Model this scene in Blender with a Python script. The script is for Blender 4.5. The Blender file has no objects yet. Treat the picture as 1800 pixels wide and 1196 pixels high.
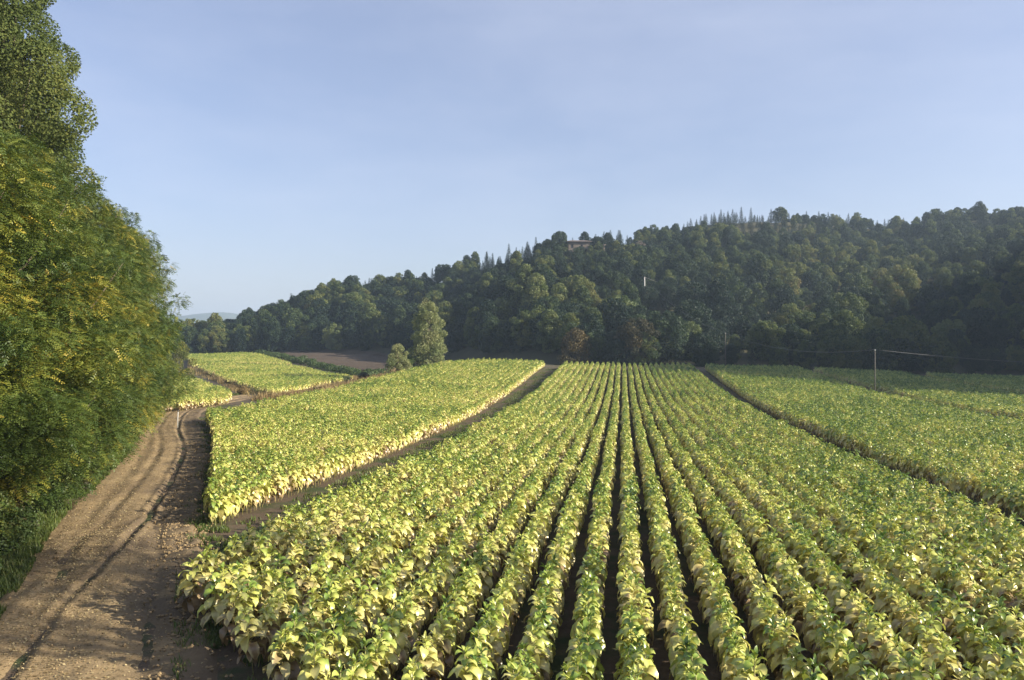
import bpy, math, random
import numpy as np
from mathutils import Vector

C = bpy.context.scene.collection
SC = bpy.context.scene
R = math.radians
rs = np.random.RandomState(11)

# ------------------------------------------------------------------ camera, sky, sun
F_PX, CX, HZ, CAM_Z = 1400.0, 900.0, 594.0, 7.2
cam_d = bpy.data.cameras.new('camera'); cam = bpy.data.objects.new('camera', cam_d); C.objects.link(cam)
cam_d.sensor_width = 36; cam_d.lens = 36 * F_PX / 1800
cam_d.shift_y = -(598 - HZ) / 1800
cam_d.clip_start = 0.1; cam_d.clip_end = 12000
cam.location = (0, 0, CAM_Z); cam.rotation_euler = (R(90), 0, 0)
SC.camera = cam
SUN_EL, SUN_AZ = R(23.0), R(104)           # azimuth measured clockwise from the view axis
HAZE = 0.00028
SKY_STRENGTH, SUN_STRENGTH, EXPOSURE = 0.072, 5.0, 1.28
w = bpy.data.worlds.new('World'); SC.world = w; w.use_nodes = True
nt = w.node_tree; nt.nodes.clear()
sky = nt.nodes.new('ShaderNodeTexSky'); sky.sky_type = 'NISHITA'; sky.sun_disc = False
sky.sun_elevation = SUN_EL; sky.sun_rotation = SUN_AZ
sky.altitude = 200; sky.air_density = 1.0; sky.dust_density = 2.0; sky.ozone_density = 3.0
bg = nt.nodes.new('ShaderNodeBackground'); bg.inputs[1].default_value = SKY_STRENGTH
wo = nt.nodes.new('ShaderNodeOutputWorld')
tint = nt.nodes.new('ShaderNodeMix'); tint.data_type = 'RGBA'; tint.blend_type = 'MULTIPLY'; tint.inputs[0].default_value = 1
tint.inputs[7].default_value = (1.12, .995, 1.045, 1)
# faint high cirrus veil
tc = nt.nodes.new('ShaderNodeTexCoord'); mp = nt.nodes.new('ShaderNodeMapping'); mp.inputs['Scale'].default_value = (1.6, 1.6, 5.0); mp.inputs['Rotation'].default_value = (0, R(14), 0)
cn = nt.nodes.new('ShaderNodeTexNoise'); cn.inputs['Scale'].default_value = 1.7; cn.inputs['Detail'].default_value = 5; cn.inputs['Roughness'].default_value = .55; cn.inputs['Distortion'].default_value = .15
cr = nt.nodes.new('ShaderNodeMapRange'); cr.inputs[1].default_value = .38; cr.inputs[2].default_value = .72; cr.inputs[3].default_value = .22; cr.inputs[4].default_value = .42
veil = nt.nodes.new('ShaderNodeMix'); veil.data_type = 'RGBA'; veil.inputs[7].default_value = (4.6, 4.9, 5.9, 1)
nt.links.new(tc.outputs['Generated'], mp.inputs[0]); nt.links.new(mp.outputs[0], cn.inputs['Vector']); nt.links.new(cn.outputs[0], cr.inputs[0]); nt.links.new(cr.outputs[0], veil.inputs[0])
nt.links.new(sky.outputs[0], tint.inputs[6]); nt.links.new(tint.outputs[2], veil.inputs[6]); nt.links.new(veil.outputs[2], bg.inputs[0]); nt.links.new(bg.outputs[0], wo.inputs[0])
sl = bpy.data.lights.new('sun', 'SUN'); sun = bpy.data.objects.new('sun', sl); C.objects.link(sun)
sl.energy = SUN_STRENGTH; sl.angle = R(0.55); sl.color = (1.0, 0.905, 0.74)
to_sun = Vector((math.sin(SUN_AZ) * math.cos(SUN_EL), math.cos(SUN_AZ) * math.cos(SUN_EL), math.sin(SUN_EL)))
sun.rotation_euler = to_sun.to_track_quat('Z', 'Y').to_euler(); sun.location = (60, 20, 60)
SC.view_settings.view_transform = 'Standard'; SC.view_settings.look = 'None'
SC.view_settings.exposure = EXPOSURE; SC.view_settings.gamma = 1
SC.cycles.max_bounces = 6; SC.cycles.diffuse_bounces = 3; SC.cycles.transmission_bounces = 3
SC.cycles.volume_bounces = 0; SC.cycles.transparent_max_bounces = 8
SC.cycles.use_denoising = True

# ------------------------------------------------------------------ helpers
def tag(o, label=None, cat=None, group=None, kind=None):
    if label: o['label'] = label
    if cat: o['category'] = cat
    if group: o['group'] = group
    if kind: o['kind'] = kind
    return o

def mesh_np(name, V, Q=None, T=None, attrs=None, smooth=True):
    V = np.asarray(V, np.float32).reshape(-1, 3)
    me = bpy.data.meshes.new(name)
    me.vertices.add(len(V)); me.vertices.foreach_set('co', V.ravel())
    idx, tot = [], []
    if Q is not None and len(Q):
        Q = np.asarray(Q, np.int32).reshape(-1, 4); idx.append(Q.ravel()); tot.append(np.full(len(Q), 4, np.int32))
    if T is not None and len(T):
        T = np.asarray(T, np.int32).reshape(-1, 3); idx.append(T.ravel()); tot.append(np.full(len(T), 3, np.int32))
    if idx:
        idx = np.concatenate(idx); tot = np.concatenate(tot)
        me.loops.add(len(idx)); me.loops.foreach_set('vertex_index', idx)
        me.polygons.add(len(tot))
        st = np.concatenate([[0], np.cumsum(tot)[:-1]]).astype(np.int32)
        me.polygons.foreach_set('loop_start', st)
        me.polygons.foreach_set('use_smooth', np.full(len(tot), bool(smooth)))
    for k, (ty, val) in (attrs or {}).items():
        a = me.attributes.new(k, ty, 'POINT')
        if ty == 'FLOAT_VECTOR': a.data.foreach_set('vector', np.asarray(val, np.float32).ravel())
        elif ty == 'INT': a.data.foreach_set('value', np.asarray(val, np.int32))
        else: a.data.foreach_set('value', np.asarray(val, np.float32))
    me.update(calc_edges=True)
    return me

def obj(name, me, mat=None, parent=None, loc=(0, 0, 0)):
    if mat is not None and not me.materials: me.materials.append(mat)
    o = bpy.data.objects.new(name, me); C.objects.link(o); o.location = loc
    if parent is not None: o.parent = parent
    return o

def empty(name, loc=(0, 0, 0), rz=0.0, s=1.0):
    o = bpy.data.objects.new(name, None); C.objects.link(o)
    o.location = loc; o.rotation_euler = (0, 0, rz); o.scale = (s, s, s); o.empty_display_size = 0.2
    return o

def copy_tree(src, loc, rz=0.0, s=(1, 1, 1)):
    r = src.copy(); C.objects.link(r); r.location = loc; r.rotation_euler = (0, 0, rz); r.scale = s
    for ch in list(src.children):
        c = ch.copy(); C.objects.link(c); c.parent = r
        for g in list(ch.children):
            d = g.copy(); C.objects.link(d); d.parent = c
    return r

class MB:
    """collects arrays of vertices / quads / triangles for one mesh"""
    def __init__(s): s.V, s.Q, s.T, s.A, s.n = [], [], [], [], 0
    def add(s, V, Q=None, T=None, a=0.5):
        V = np.asarray(V, np.float32).reshape(-1, 3)
        if Q is not None and len(Q): s.Q.append(np.asarray(Q, np.int64).reshape(-1, 4) + s.n)
        if T is not None and len(T): s.T.append(np.asarray(T, np.int64).reshape(-1, 3) + s.n)
        s.A.append(np.broadcast_to(np.asarray(a, np.float32), (len(V),)).copy() if np.ndim(a) == 0 else np.asarray(a, np.float32))
        s.V.append(V); s.n += len(V)
    def mesh(s, name, smooth=True):
        return mesh_np(name, np.concatenate(s.V), np.concatenate(s.Q) if s.Q else None,
                       np.concatenate(s.T) if s.T else None, {'tone': ('FLOAT', np.concatenate(s.A))}, smooth)

def tube(mb, pts, rad, n=8, a=0.5):
    pts = np.asarray(pts, float); rad = np.broadcast_to(np.asarray(rad, float), (len(pts),))
    tg = np.gradient(pts, axis=0); tg /= np.linalg.norm(tg, axis=1)[:, None] + 1e-9
    ref = np.where(np.abs(tg[:, 2:3]) > 0.9, np.array([[1., 0, 0]]), np.array([[0, 0, 1.]]))
    e1 = np.cross(tg, ref); e1 /= np.linalg.norm(e1, axis=1)[:, None] + 1e-9
    e2 = np.cross(tg, e1)
    an = np.linspace(0, 2 * np.pi, n, endpoint=False)
    V = pts[:, None] + rad[:, None, None] * (np.cos(an)[None, :, None] * e1[:, None] + np.sin(an)[None, :, None] * e2[:, None])
    m = len(pts)
    i, j = np.meshgrid(np.arange(m - 1), np.arange(n), indexing='ij')
    j2 = (j + 1) % n
    Q = np.stack([i * n + j, i * n + j2, (i + 1) * n + j2, (i + 1) * n + j], -1).reshape(-1, 4)
    V = np.concatenate([V.reshape(-1, 3), pts[:1], pts[-1:]])
    jj = np.arange(n); k = (jj + 1) % n
    T = np.concatenate([np.stack([np.full(n, m * n), k, jj], -1), np.stack([np.full(n, m * n + 1), (m - 1) * n + jj, (m - 1) * n + k], -1)])
    mb.add(V, Q, T, a)

def box(mb, lo, hi, a=0.5):
    (x0, y0, z0), (x1, y1, z1) = lo, hi
    V = [(x0, y0, z0), (x1, y0, z0), (x1, y1, z0), (x0, y1, z0), (x0, y0, z1), (x1, y0, z1), (x1, y1, z1), (x0, y1, z1)]
    mb.add(V, [(0, 3, 2, 1), (4, 5, 6, 7), (0, 1, 5, 4), (1, 2, 6, 5), (2, 3, 7, 6), (3, 0, 4, 7)], a=a)

def unit(v): return v / (np.linalg.norm(v, axis=-1, keepdims=True) + 1e-9)
def sstep(a, b, x):
    t = np.clip((np.asarray(x, float) - a) / (b - a), 0, 1); return t * t * (3 - 2 * t)

ORD = ['zeroth', 'first', 'second', 'third', 'fourth', 'fifth', 'sixth', 'seventh', 'eighth', 'ninth', 'tenth', 'eleventh', 'twelfth',
       'thirteenth', 'fourteenth', 'fifteenth', 'sixteenth', 'seventeenth', 'eighteenth', 'nineteenth']
TENS = {20: 'twentieth', 30: 'thirtieth', 40: 'fortieth', 50: 'fiftieth', 60: 'sixtieth', 70: 'seventieth', 80: 'eightieth', 90: 'ninetieth'}
def ordw(n):
    if n < 20: return ORD[n]
    t = n // 10 * 10
    return TENS[t] if n == t else TENS[t].replace('ieth', 'y') + '-' + ORD[n - t]

# ------------------------------------------------------------------ the lie of the land
ROW_A = R(7.93)                            # crop rows run this far to the right of the view axis
def to_ut(X, Y): return X * math.cos(ROW_A) - Y * math.sin(ROW_A), X * math.sin(ROW_A) + Y * math.cos(ROW_A)
def to_xy(u, t): return u * math.cos(ROW_A) + t * math.sin(ROW_A), -u * math.sin(ROW_A) + t * math.cos(ROW_A)

_y = np.linspace(-200, 700, 1801)
def smooth_table(ys, zs, sig):
    z = np.interp(_y, ys, zs); k = np.exp(-0.5 * (np.arange(-60, 61) * 0.5 / sig) ** 2); k /= k.sum()
    return np.convolve(np.pad(z, 60, 'edge'), k, 'valid')
P_MAIN = smooth_table([-50, 0, 14, 20, 27, 34, 42, 63, 85, 105, 125, 147, 160, 200, 700], [0, 0, 0, .12, .12, -.05, -.4, -.8, -.98, -.6, .1, 1.0, 1.15, 0.6, 0.6], 3.5)
P_LEFT = smooth_table([-50, 40, 70, 110, 150, 205, 235, 262, 300, 700], [0, -.4, -.9, -1.4, -1.6, -1.5, -.4, .7, 1.5, 1.5], 6)

RX = np.array([-1500, -200, 330, 440, 560, 640, 760, 850, 960, 1040, 1100, 1200, 1260, 1350, 1440, 1560, 1620, 1680, 1800, 1950, 2200, 2600, 3600])
RV = np.array([600, 590, 572, 540, 495, 479, 461, 428, 396, 393, 394, 370, 353, 354, 361, 366, 358, 349, 347, 347, 205, 0, -200])
RY = np.array([330, 330, 330, 330, 330, 330, 330, 320, 310, 312, 340, 375, 385, 385, 385, 385, 382, 380, 365, 290, 160, 112, 90])
RF = np.array([285, 285, 285, 285, 282, 268, 240, 205, 182, 176, 174, 174, 176, 178, 182, 188, 190, 190, 185, 152, 106, 79, 60])
RZ = CAM_Z + (HZ - RV) / F_PX * RY - 9.5

def vnoise(X, Y, sc, seed):
    r = np.random.RandomState(seed); g = r.rand(64, 64)
    x = np.asarray(X) / sc; y = np.asarray(Y) / sc
    i = np.floor(x).astype(int); j = np.floor(y).astype(int); fx = x - i; fy = y - j
    fx = fx * fx * (3 - 2 * fx); fy = fy * fy * (3 - 2 * fy)
    a = g[i % 64, j % 64]; b = g[(i + 1) % 64, j % 64]; c = g[i % 64, (j + 1) % 64]; d = g[(i + 1) % 64, (j + 1) % 64]
    return (a * (1 - fx) + b * fx) * (1 - fy) + (c * (1 - fx) + d * fx) * fy

def height(X, Y):
    X = np.asarray(X, float); Y = np.asarray(Y, float)
    u, t = to_ut(X, Y)
    z = np.interp(Y, _y, P_MAIN)
    z = z + 0.75 * np.exp(-((u + 26) / 11) ** 2) * sstep(95, 150, Y)
    z = z - 0.040 * np.clip(u - 16, 0, 90) * sstep(55, 150, Y)
    zl = np.interp(Y, _y, P_LEFT) + 1.9 * np.exp(-(((X + 70) / 26) ** 2 + ((Y - 225) / 48) ** 2))
    m = sstep(-36, -52, u)
    z = z * (1 - m) + zl * m
    # the wooded hill
    k = np.where(Y > 1, X / np.maximum(Y, 1), np.sign(X) * 50)
    px = np.clip(CX + F_PX * k, -1500, 3600)
    zr = np.interp(px, RX, RZ); yr = np.interp(px, RX, RY); yf = np.interp(px, RX, RF)
    f = (Y - yf) / (yr - yf)
    up = np.clip(f, 0, 1); up = up ** 1.12; up = up - 0.03 * np.sin(up * np.pi * 3) * np.clip(zr / 30, 0, 1)
    hill = z * (1 - up) + np.maximum(zr, .5) * up
    back = np.maximum(zr - np.clip(Y - yr, 0, 1e9) * 0.16, -8)
    h = np.where(f > 1, back, np.where(f > 0, hill, z))
    h = h + (vnoise(X, Y, 37, 3) - .5) * 5.0 * np.clip(zr / 30, 0, 1) * sstep(0.1, 0.5, f)
    return h

def at(x, y, dz=0.0):
    """where the line of sight through photo pixel (x, y) meets the land (raised by dz)"""
    d = np.linspace(6, 600, 60000)
    X = (x - CX) / F_PX * d; Z = CAM_Z - (y - HZ) / F_PX * d
    hit = Z <= height(X, d) + dz
    i = int(np.argmax(hit)) if hit.any() else len(d) - 1
    return X[i], d[i]
def px_of(X, Y, Z): return CX + F_PX * X / Y, HZ - F_PX * (Z - CAM_Z) / Y

def in_poly(X, Y, P):
    P = np.asarray(P); ins = np.zeros(np.shape(X), bool); n = len(P)
    for i in range(n):
        x0, y0 = P[i]; x1, y1 = P[(i + 1) % n]
        c = ((y0 > Y) != (y1 > Y)) & (X < (x1 - x0) * (Y - y0) / (y1 - y0 + 1e-12) + x0)
        ins ^= c
    return ins

# ------------------------------------------------------------------ materials
def new_mat(name):
    m = bpy.data.materials.new(name); m.use_nodes = True; t = m.node_tree
    return m, t, t.nodes['Principled BSDF'], t.nodes['Material Output']
def N(t, typ, **kw):
    n = t.nodes.new(typ)
    for k, v in kw.items(): setattr(n, k, v)
    return n
def ramp(t, stops, fac=None, interp='LINEAR'):
    r = N(t, 'ShaderNodeValToRGB'); r.color_ramp.interpolation = interp
    e = r.color_ramp.elements
    while len(e) < len(stops): e.new(0.5)
    for i, (p, c) in enumerate(stops): e[i].position = p; e[i].color = (*c, 1)
    if fac is not None: t.links.new(fac, r.inputs[0])
    return r.outputs[0]
def noise(t, vec, scale, detail=4, rough=.55):
    n = N(t, 'ShaderNodeTexNoise'); n.inputs['Scale'].default_value = scale; n.inputs['Detail'].default_value = detail; n.inputs['Roughness'].default_value = rough
    if vec is not None: t.links.new(vec, n.inputs['Vector'])
    return n.outputs[0]
def math_(t, op, a, b, clamp=False):
    n = N(t, 'ShaderNodeMath', operation=op); n.use_clamp = clamp
    for i, v in enumerate((a, b)):
        if isinstance(v, (int, float)): n.inputs[i].default_value = v
        else: t.links.new(v, n.inputs[i])
    return n.outputs[0]
def mixc(t, fac, a, b, blend='MIX'):
    n = N(t, 'ShaderNodeMix', data_type='RGBA', blend_type=blend)
    for s, v in ((n.inputs[0], fac), (n.inputs[6], a), (n.inputs[7], b)):
        if isinstance(v, (int, float)): s.default_value = v
        elif isinstance(v, tuple): s.default_value = (*v, 1)
        else: t.links.new(v, s)
    return n.outputs[2]
def bump(t, bsdf, h, strength, dist):
    b = N(t, 'ShaderNodeBump'); b.inputs['Strength'].default_value = strength; b.inputs['Distance'].default_value = dist
    t.links.new(h, b.inputs['Height']); t.links.new(b.outputs[0], bsdf.inputs['Normal'])

def leaf_mat(name, stops, w_tone=1.0, w_rand=.3, w_pos=.3, pos_scale=.08, rough=.5, spec=.3, transl=.3, tcol=1.25, rows=0.):
    """foliage: colour from the leaf's own age (tone), the plant (random) and its place (noise)"""
    m, t, b, out = new_mat(name)
    at_ = N(t, 'ShaderNodeAttribute', attribute_name='tone')
    oi = N(t, 'ShaderNodeObjectInfo'); ge = N(t, 'ShaderNodeNewGeometry')
    v = math_(t, 'MULTIPLY', at_.outputs['Fac'], w_tone)
    v = math_(t, 'ADD', v, math_(t, 'MULTIPLY', math_(t, 'SUBTRACT', oi.outputs['Random'], .5), w_rand))
    nz = noise(t, ge.outputs['Position'], pos_scale, 3)
    v = math_(t, 'ADD', v, math_(t, 'MULTIPLY', math_(t, 'SUBTRACT', nz, .5), w_pos * 2), not rows)
    if rows:
        mpn = N(t, 'ShaderNodeMapping'); mpn.inputs['Rotation'].default_value = (0, 0, ROW_A); mpn.inputs['Scale'].default_value = (.95, .16, 0); t.links.new(ge.outputs['Position'], mpn.inputs[0])
        v = math_(t, 'ADD', v, math_(t, 'MULTIPLY', math_(t, 'SUBTRACT', noise(t, mpn.outputs[0], 1.0, 2), .5), rows * 2))
        sx = N(t, 'ShaderNodeSeparateXYZ'); t.links.new(ge.outputs['Position'], sx.inputs[0]); mr = N(t, 'ShaderNodeMapRange'); t.links.new(sx.outputs[0], mr.inputs[0])
        for q_, v_ in zip((1, 2, 3, 4), (4, 34, 0, .10)): mr.inputs[q_].default_value = v_      # the right hand block is greener
        v = math_(t, 'ADD', v, mr.outputs[0], True)
    col = ramp(t, stops, v)
    n2 = noise(t, ge.outputs['Position'], 9.0, 2)
    col = mixc(t, .5, col, mixc(t, 1.0, col, ramp(t, [(.3, (.55, .55, .5)), (.7, (1.25, 1.25, 1.2))], n2), 'MULTIPLY'))
    t.links.new(col, b.inputs['Base Color'])
    b.inputs['Roughness'].default_value = rough; b.inputs['Specular IOR Level'].default_value = spec
    tr = N(t, 'ShaderNodeBsdfTranslucent')
    t.links.new(mixc(t, 1.0, col, (tcol, tcol, tcol * .8), 'MULTIPLY'), tr.inputs[0])
    mx = N(t, 'ShaderNodeMixShader'); mx.inputs[0].default_value = transl
    t.links.new(b.outputs[0], mx.inputs[1]); t.links.new(tr.outputs[0], mx.inputs[2]); t.links.new(mx.outputs[0], out.inputs[0])
    return m

M = {}
M['tobacco'] = leaf_mat('tobacco_leaf', [(0, (.23, .155, .075)), (.08, (.50, .42, .195)), (.32, (.60, .555, .19)), (.50, (.48, .505, .12)), (.72, (.20, .285, .047)), (1, (.07, .14, .022))],
                        1.0, .26, .36, .09, .36, .65, .20, rows=.27)
M['stalk'] = leaf_mat('tobacco_stalk', [(0, (.30, .22, .11)), (1, (.30, .33, .11))], 1, .2, 0, .1, .6, .3, .05)
M['robinia'] = leaf_mat('robinia_leaf', [(0, (.040, .072, .018)), (.40, (.090, .130, .028)), (.64, (.185, .205, .036)), (.84, (.31, .27, .045)), (1, (.40, .31, .055))], 1.0, .12, .35, .22, .5, .3, .32)
M['poplar'] = leaf_mat('poplar_leaf', [(0, (.05, .078, .026)), (.5, (.105, .135, .042)), (.85, (.165, .175, .05)), (1, (.21, .19, .055))], 1.0, .15, .15, .2, .7, .08, .35)
M['pale'] = leaf_mat('pale_leaf', [(0, (.10, .14, .055)), (.5, (.19, .225, .095)), (1, (.28, .28, .125))], 1.0, .2, .3, .2, .5, .3, .3)
M['wood'] = leaf_mat('woodland_leaf', [(0, (.015, .033, .019)), (.32, (.033, .058, .024)), (.48, (.070, .105, .033)), (.68, (.135, .158, .044)), (.92, (.175, .168, .052)), (1, (.14, .10, .038))], .55, .8, .5, .012, .55, .25, .25)
M['conifer'] = leaf_mat('conifer_needles', [(0, (.011, .025, .017)), (.6, (.024, .044, .022)), (1, (.045, .066, .028))], .6, .4, .3, .02, .6, .2, .1)
M['rust'] = leaf_mat('rust_leaf', [(0, (.035, .038, .018)), (.5, (.07, .06, .024)), (1, (.125, .09, .032))], 1, .3, .3, .2, .55, .25, .25)
M['twigs'] = leaf_mat('bare_twigs', [(0, (.13, .10, .095)), (1, (.22, .175, .16))], 1, .2, .2, .2, .7, .2, .1)
M['drygrass'] = leaf_mat('dry_grass', [(0, (.17, .115, .055)), (.5, (.27, .20, .095)), (1, (.36, .28, .13))], 1, .1, .4, .3, .6, .2, .3)
M['grass'] = leaf_mat('green_grass', [(0, (.055, .085, .02)), (.6, (.095, .135, .03)), (1, (.20, .19, .07))], 1, .1, .4, .4, .5, .3, .3)
M['shrub'] = leaf_mat('shrub_leaf', [(0, (.03, .055, .016)), (.6, (.07, .11, .028)), (1, (.13, .15, .04))], 1, .4, .3, .4, .5, .3, .3)
M['aspen'] = leaf_mat('aspen_leaf', [(0, (.065, .10, .03)), (.5, (.125, .16, .052)), (1, (.19, .205, .07))], 1.0, .3, .3, .2, .5, .3, .3)
M['bark'] = leaf_mat('bark', [(0, (.10, .075, .055)), (1, (.19, .155, .12))], 1, .2, .6, 3.0, .85, .15, .0)
M['litter'] = leaf_mat('fallen_leaf', [(0, (.12, .085, .04)), (.5, (.27, .205, .105)), (1, (.42, .345, .19))], 1, 0, .2, .5, .7, .2, .1)

def soil_mat(name, dark, mid, light, green=None, gscale=.5, gthr=(.5, .68), bumpd=.05, scale=1.0):
    m, t, b, out = new_mat(name)
    ge = N(t, 'ShaderNodeNewGeometry'); p = ge.outputs['Position']
    at_ = N(t, 'ShaderNodeAttribute', attribute_name='mud')
    n1 = noise(t, p, .25 * scale, 5, .6); n2 = noise(t, p, 3.2 * scale, 6, .65); n3 = noise(t, p, 17 * scale, 4, .7)
    s = math_(t, 'ADD', math_(t, 'MULTIPLY', n1, .35), math_(t, 'ADD', math_(t, 'MULTIPLY', n2, .4), math_(t, 'MULTIPLY', n3, .25)))
    col = ramp(t, [(.32, dark), (.5, mid), (.68, light)], s)
    if green:
        g = noise(t, p, gscale, 5, .65)
        col = mixc(t, ramp(t, [(gthr[0], (0, 0, 0)), (gthr[1], (1, 1, 1))], g), col, green)
    if name == 'track_dirt': col = mixc(t, at_.outputs['Fac'], col, mixc(t, n3, (.06, .045, .03), (.14, .105, .07)))
    t.links.new(col, b.inputs['Base Color']); b.inputs['Roughness'].default_value = .92; b.inputs['Specular IOR Level'].default_value = .2
    bump(t, b, math_(t, 'ADD', math_(t, 'MULTIPLY', n2, .7), math_(t, 'MULTIPLY', n3, .4)), .9, bumpd)
    return m
M['soil'] = soil_mat('field_soil', (.06, .043, .028), (.10, .073, .048), (.15, .112, .075), (.045, .06, .022), .45, (.46, .62))
M['floor'] = soil_mat('forest_floor', (.03, .032, .016), (.05, .048, .024), (.075, .066, .034))
M['track'] = soil_mat('track_dirt', (.150, .104, .054), (.235, .170, .090), (.325, .248, .138), None, bumpd=.06)
M['plough'] = soil_mat('ploughed_soil', (.046, .034, .023), (.068, .050, .034), (.095, .070, .048), None, bumpd=.2, scale=.6)  # brown soil, darkened further to stand in for shade over the plot
def plain(name, col, rough=.7, n_amt=.3, sc=6., metal=0.):
    m, t, b, out = new_mat(name)
    ge = N(t, 'ShaderNodeNewGeometry'); n = noise(t, ge.outputs['Position'], sc, 5, .6)
    c = ramp(t, [(.3, tuple(v * (1 - n_amt) for v in col)), (.7, tuple(min(1, v * (1 + n_amt)) for v in col))], n)
    t.links.new(c, b.inputs['Base Color']); b.inputs['Roughness'].default_value = rough; b.inputs['Metallic'].default_value = metal
    return m
M['stone'] = plain('house_stone', (.12, .10, .082), .9, .35, 2.5)
M['roof'] = plain('roof_tile', (.12, .095, .085), .85, .3, 3.)
M['dark'] = plain('window_dark', (.02, .022, .025), .4, .1)
M['polewood'] = plain('weathered_pole', (.095, .085, .07), .8, .25, 4.)
M['poleconc'] = plain('concrete_pole', (.45, .45, .43), .8, .12, 4.)
M['wire'] = plain('cable', (.17, .175, .18), .5, .1)
M['mount'] = plain('far_slope', (.06, .08, .055), .9, .3, .01)

# ------------------------------------------------------------------ ground (one sheet to the horizon)
rr = np.concatenate([np.linspace(0.5, 12, 24), 12 * (200 / 12) ** np.linspace(0.01, 1, 190), 202 + np.cumsum(np.linspace(2, 6, 75)), np.array([540, 620, 720, 850, 1000, 1250, 1600, 2100, 2800, 3800, 5000])])
aa = np.concatenate([np.arange(-62, 62.01, .4), np.arange(66, 298, 4)]) * np.pi / 180
RRg, AAg = np.meshgrid(rr, aa, indexing='ij')
GX, GY = RRg * np.sin(AAg), RRg * np.cos(AAg); GZ = height(GX, GY)
n, m_ = RRg.shape
i, j = np.meshgrid(np.arange(n - 1), np.arange(m_), indexing='ij'); j2 = (j + 1) % m_
GQ = np.stack([i * m_ + j, (i + 1) * m_ + j, (i + 1) * m_ + j2, i * m_ + j2], -1).reshape(-1, 4)[:, ::-1]
gv = np.stack([GX, GY, GZ], -1).reshape(-1, 3)
cz = float(height(0, 0)); gv = np.concatenate([gv, [[0, 0, cz]]])
jj = np.arange(m_); GT = np.stack([np.full(m_, len(gv) - 1), (jj + 1) % m_, jj], -1)
gme = mesh_np('ground', gv, GQ, GT); gme.materials.append(M['soil']); gme.materials.append(M['floor'])
fc = gv[GQ].mean(1); pxs = np.clip(CX + F_PX * fc[:, 0] / np.maximum(fc[:, 1], 1), -1500, 3600)
isf = (fc[:, 1] > 40) & (fc[:, 1] > np.interp(pxs, RX, RF) - 8)
gme.polygons.foreach_set('material_index', np.concatenate([isf, np.zeros(len(GT), bool)]).astype(np.int32))
tag(obj('ground', gme), kind='structure')

# distant mountains
xs = np.linspace(-2600, 600, 120); mm = MB()
prof = 20 + 62 * np.exp(-((xs + 1080) / 190) ** 2) + 40 * np.exp(-((xs + 820) / 220) ** 2) + 55 * np.exp(-((xs + 1700) / 350) ** 2) + 10 * vnoise(xs, xs * 0, 90, 5)
V = np.stack([np.stack([xs, np.full_like(xs, 2400 + k * 130.), prof * math.sin(math.pi * k / 6) - 3], -1) for k in range(7)], 0)
i, j = np.meshgrid(np.arange(6), np.arange(119), indexing='ij')
mm.add(V.reshape(-1, 3), np.stack([i * 120 + j, i * 120 + j + 1, (i + 1) * 120 + j + 1, (i + 1) * 120 + j], -1).reshape(-1, 4))
tag(obj('distant_hills', mm.mesh('distant_hills'), M['mount']), kind='structure')

# ------------------------------------------------------------------ dirt track with tyre ruts
TC = np.array([(-3.5, 2), (-6.2, 9), (-9.0, 16.7), (-12.3, 24.8), (-15.8, 33), (-23, 53), (-29.8, 69.6), (-35.6, 84), (-38.8, 97), (-39.2, 112), (-36.5, 133), (-32, 160), (-27, 180)])
def spline(P, per=24):
    P = np.asarray(P, float); Q = np.vstack([2 * P[0] - P[1], P, 2 * P[-1] - P[-2]]); out = []
    for k in range(1, len(Q) - 2):
        s = np.linspace(0, 1, per, endpoint=False)[:, None]
        a, b, c, d = Q[k - 1], Q[k], Q[k + 1], Q[k + 2]
        out.append(.5 * (2 * b + (c - a) * s + (2 * a - 5 * b + 4 * c - d) * s ** 2 + (3 * b - a - 3 * c + d) * s ** 3))
    return np.vstack(out + [P[-1:]])
TCs = spline(TC, 70)
TCn = unit(np.stack([np.gradient(TCs[:, 1]), -np.gradient(TCs[:, 0])], -1))       # points to the right of travel
def track_off(X, Y):
    """signed distance right of the track's middle line"""
    X = np.atleast_1d(np.asarray(X, float)); Y = np.atleast_1d(np.asarray(Y, float)); out = np.empty(len(X)); cc = TCs[::4]; nn = TCn[::4]
    for s in range(0, len(X), 20000):
        dx = X[s:s + 20000, None] - cc[None, :, 0]; dy = Y[s:s + 20000, None] - cc[None, :, 1]
        k = np.argmin(dx * dx + dy * dy, 1); r_ = np.arange(len(k))
        out[s:s + 20000] = dx[r_, k] * nn[k, 0] + dy[r_, k] * nn[k, 1]
    return out
offs = np.linspace(-2.75, 2.75, 93)
TX = TCs[:, None, 0] + TCn[:, None, 0] * offs[None]; TY = TCs[:, None, 1] + TCn[:, None, 1] * offs[None]
TYm = np.repeat(TCs[:, 1:2], len(offs), 1); OF = np.repeat(offs[None], len(TCs), 0)
wob = (vnoise(TX, TY, 1.6, 8) - .5) * .5
TZ = height(TX, TY) + .06 + (vnoise(TX, TY, .9, 9) - .5) * .07 + (vnoise(TX, TY, .28, 10) - .5) * .035
TZ += .06 * np.exp(-((OF + wob * .5) / .45) ** 2)
rutA = np.interp(TYm, [0, 14, 21, 25, 31, 40, 54, 62, 70, 80], [-1.9, -1.7, -1.1, -.35, .75, .95, 1.0, .8, .5, .8])
for r0, wd, dp in ((rutA, .13, .17), (rutA - 1.55, .18, .07), (np.full_like(rutA, 1.15), .2, .06), (np.full_like(rutA, -1.5), .25, .06)):
    q = (OF - r0 - wob * .18)
    dp = dp * .62 * (.5 + vnoise(TX, TY, 5., int(wd * 900))); TZ += -dp * np.exp(-(q / wd) ** 2) + dp * .5 * np.exp(-((q - wd * 2.1) / (wd * .9)) ** 2) + dp * .3 * np.exp(-((q + wd * 2.1) / (wd * .9)) ** 2)
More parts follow.
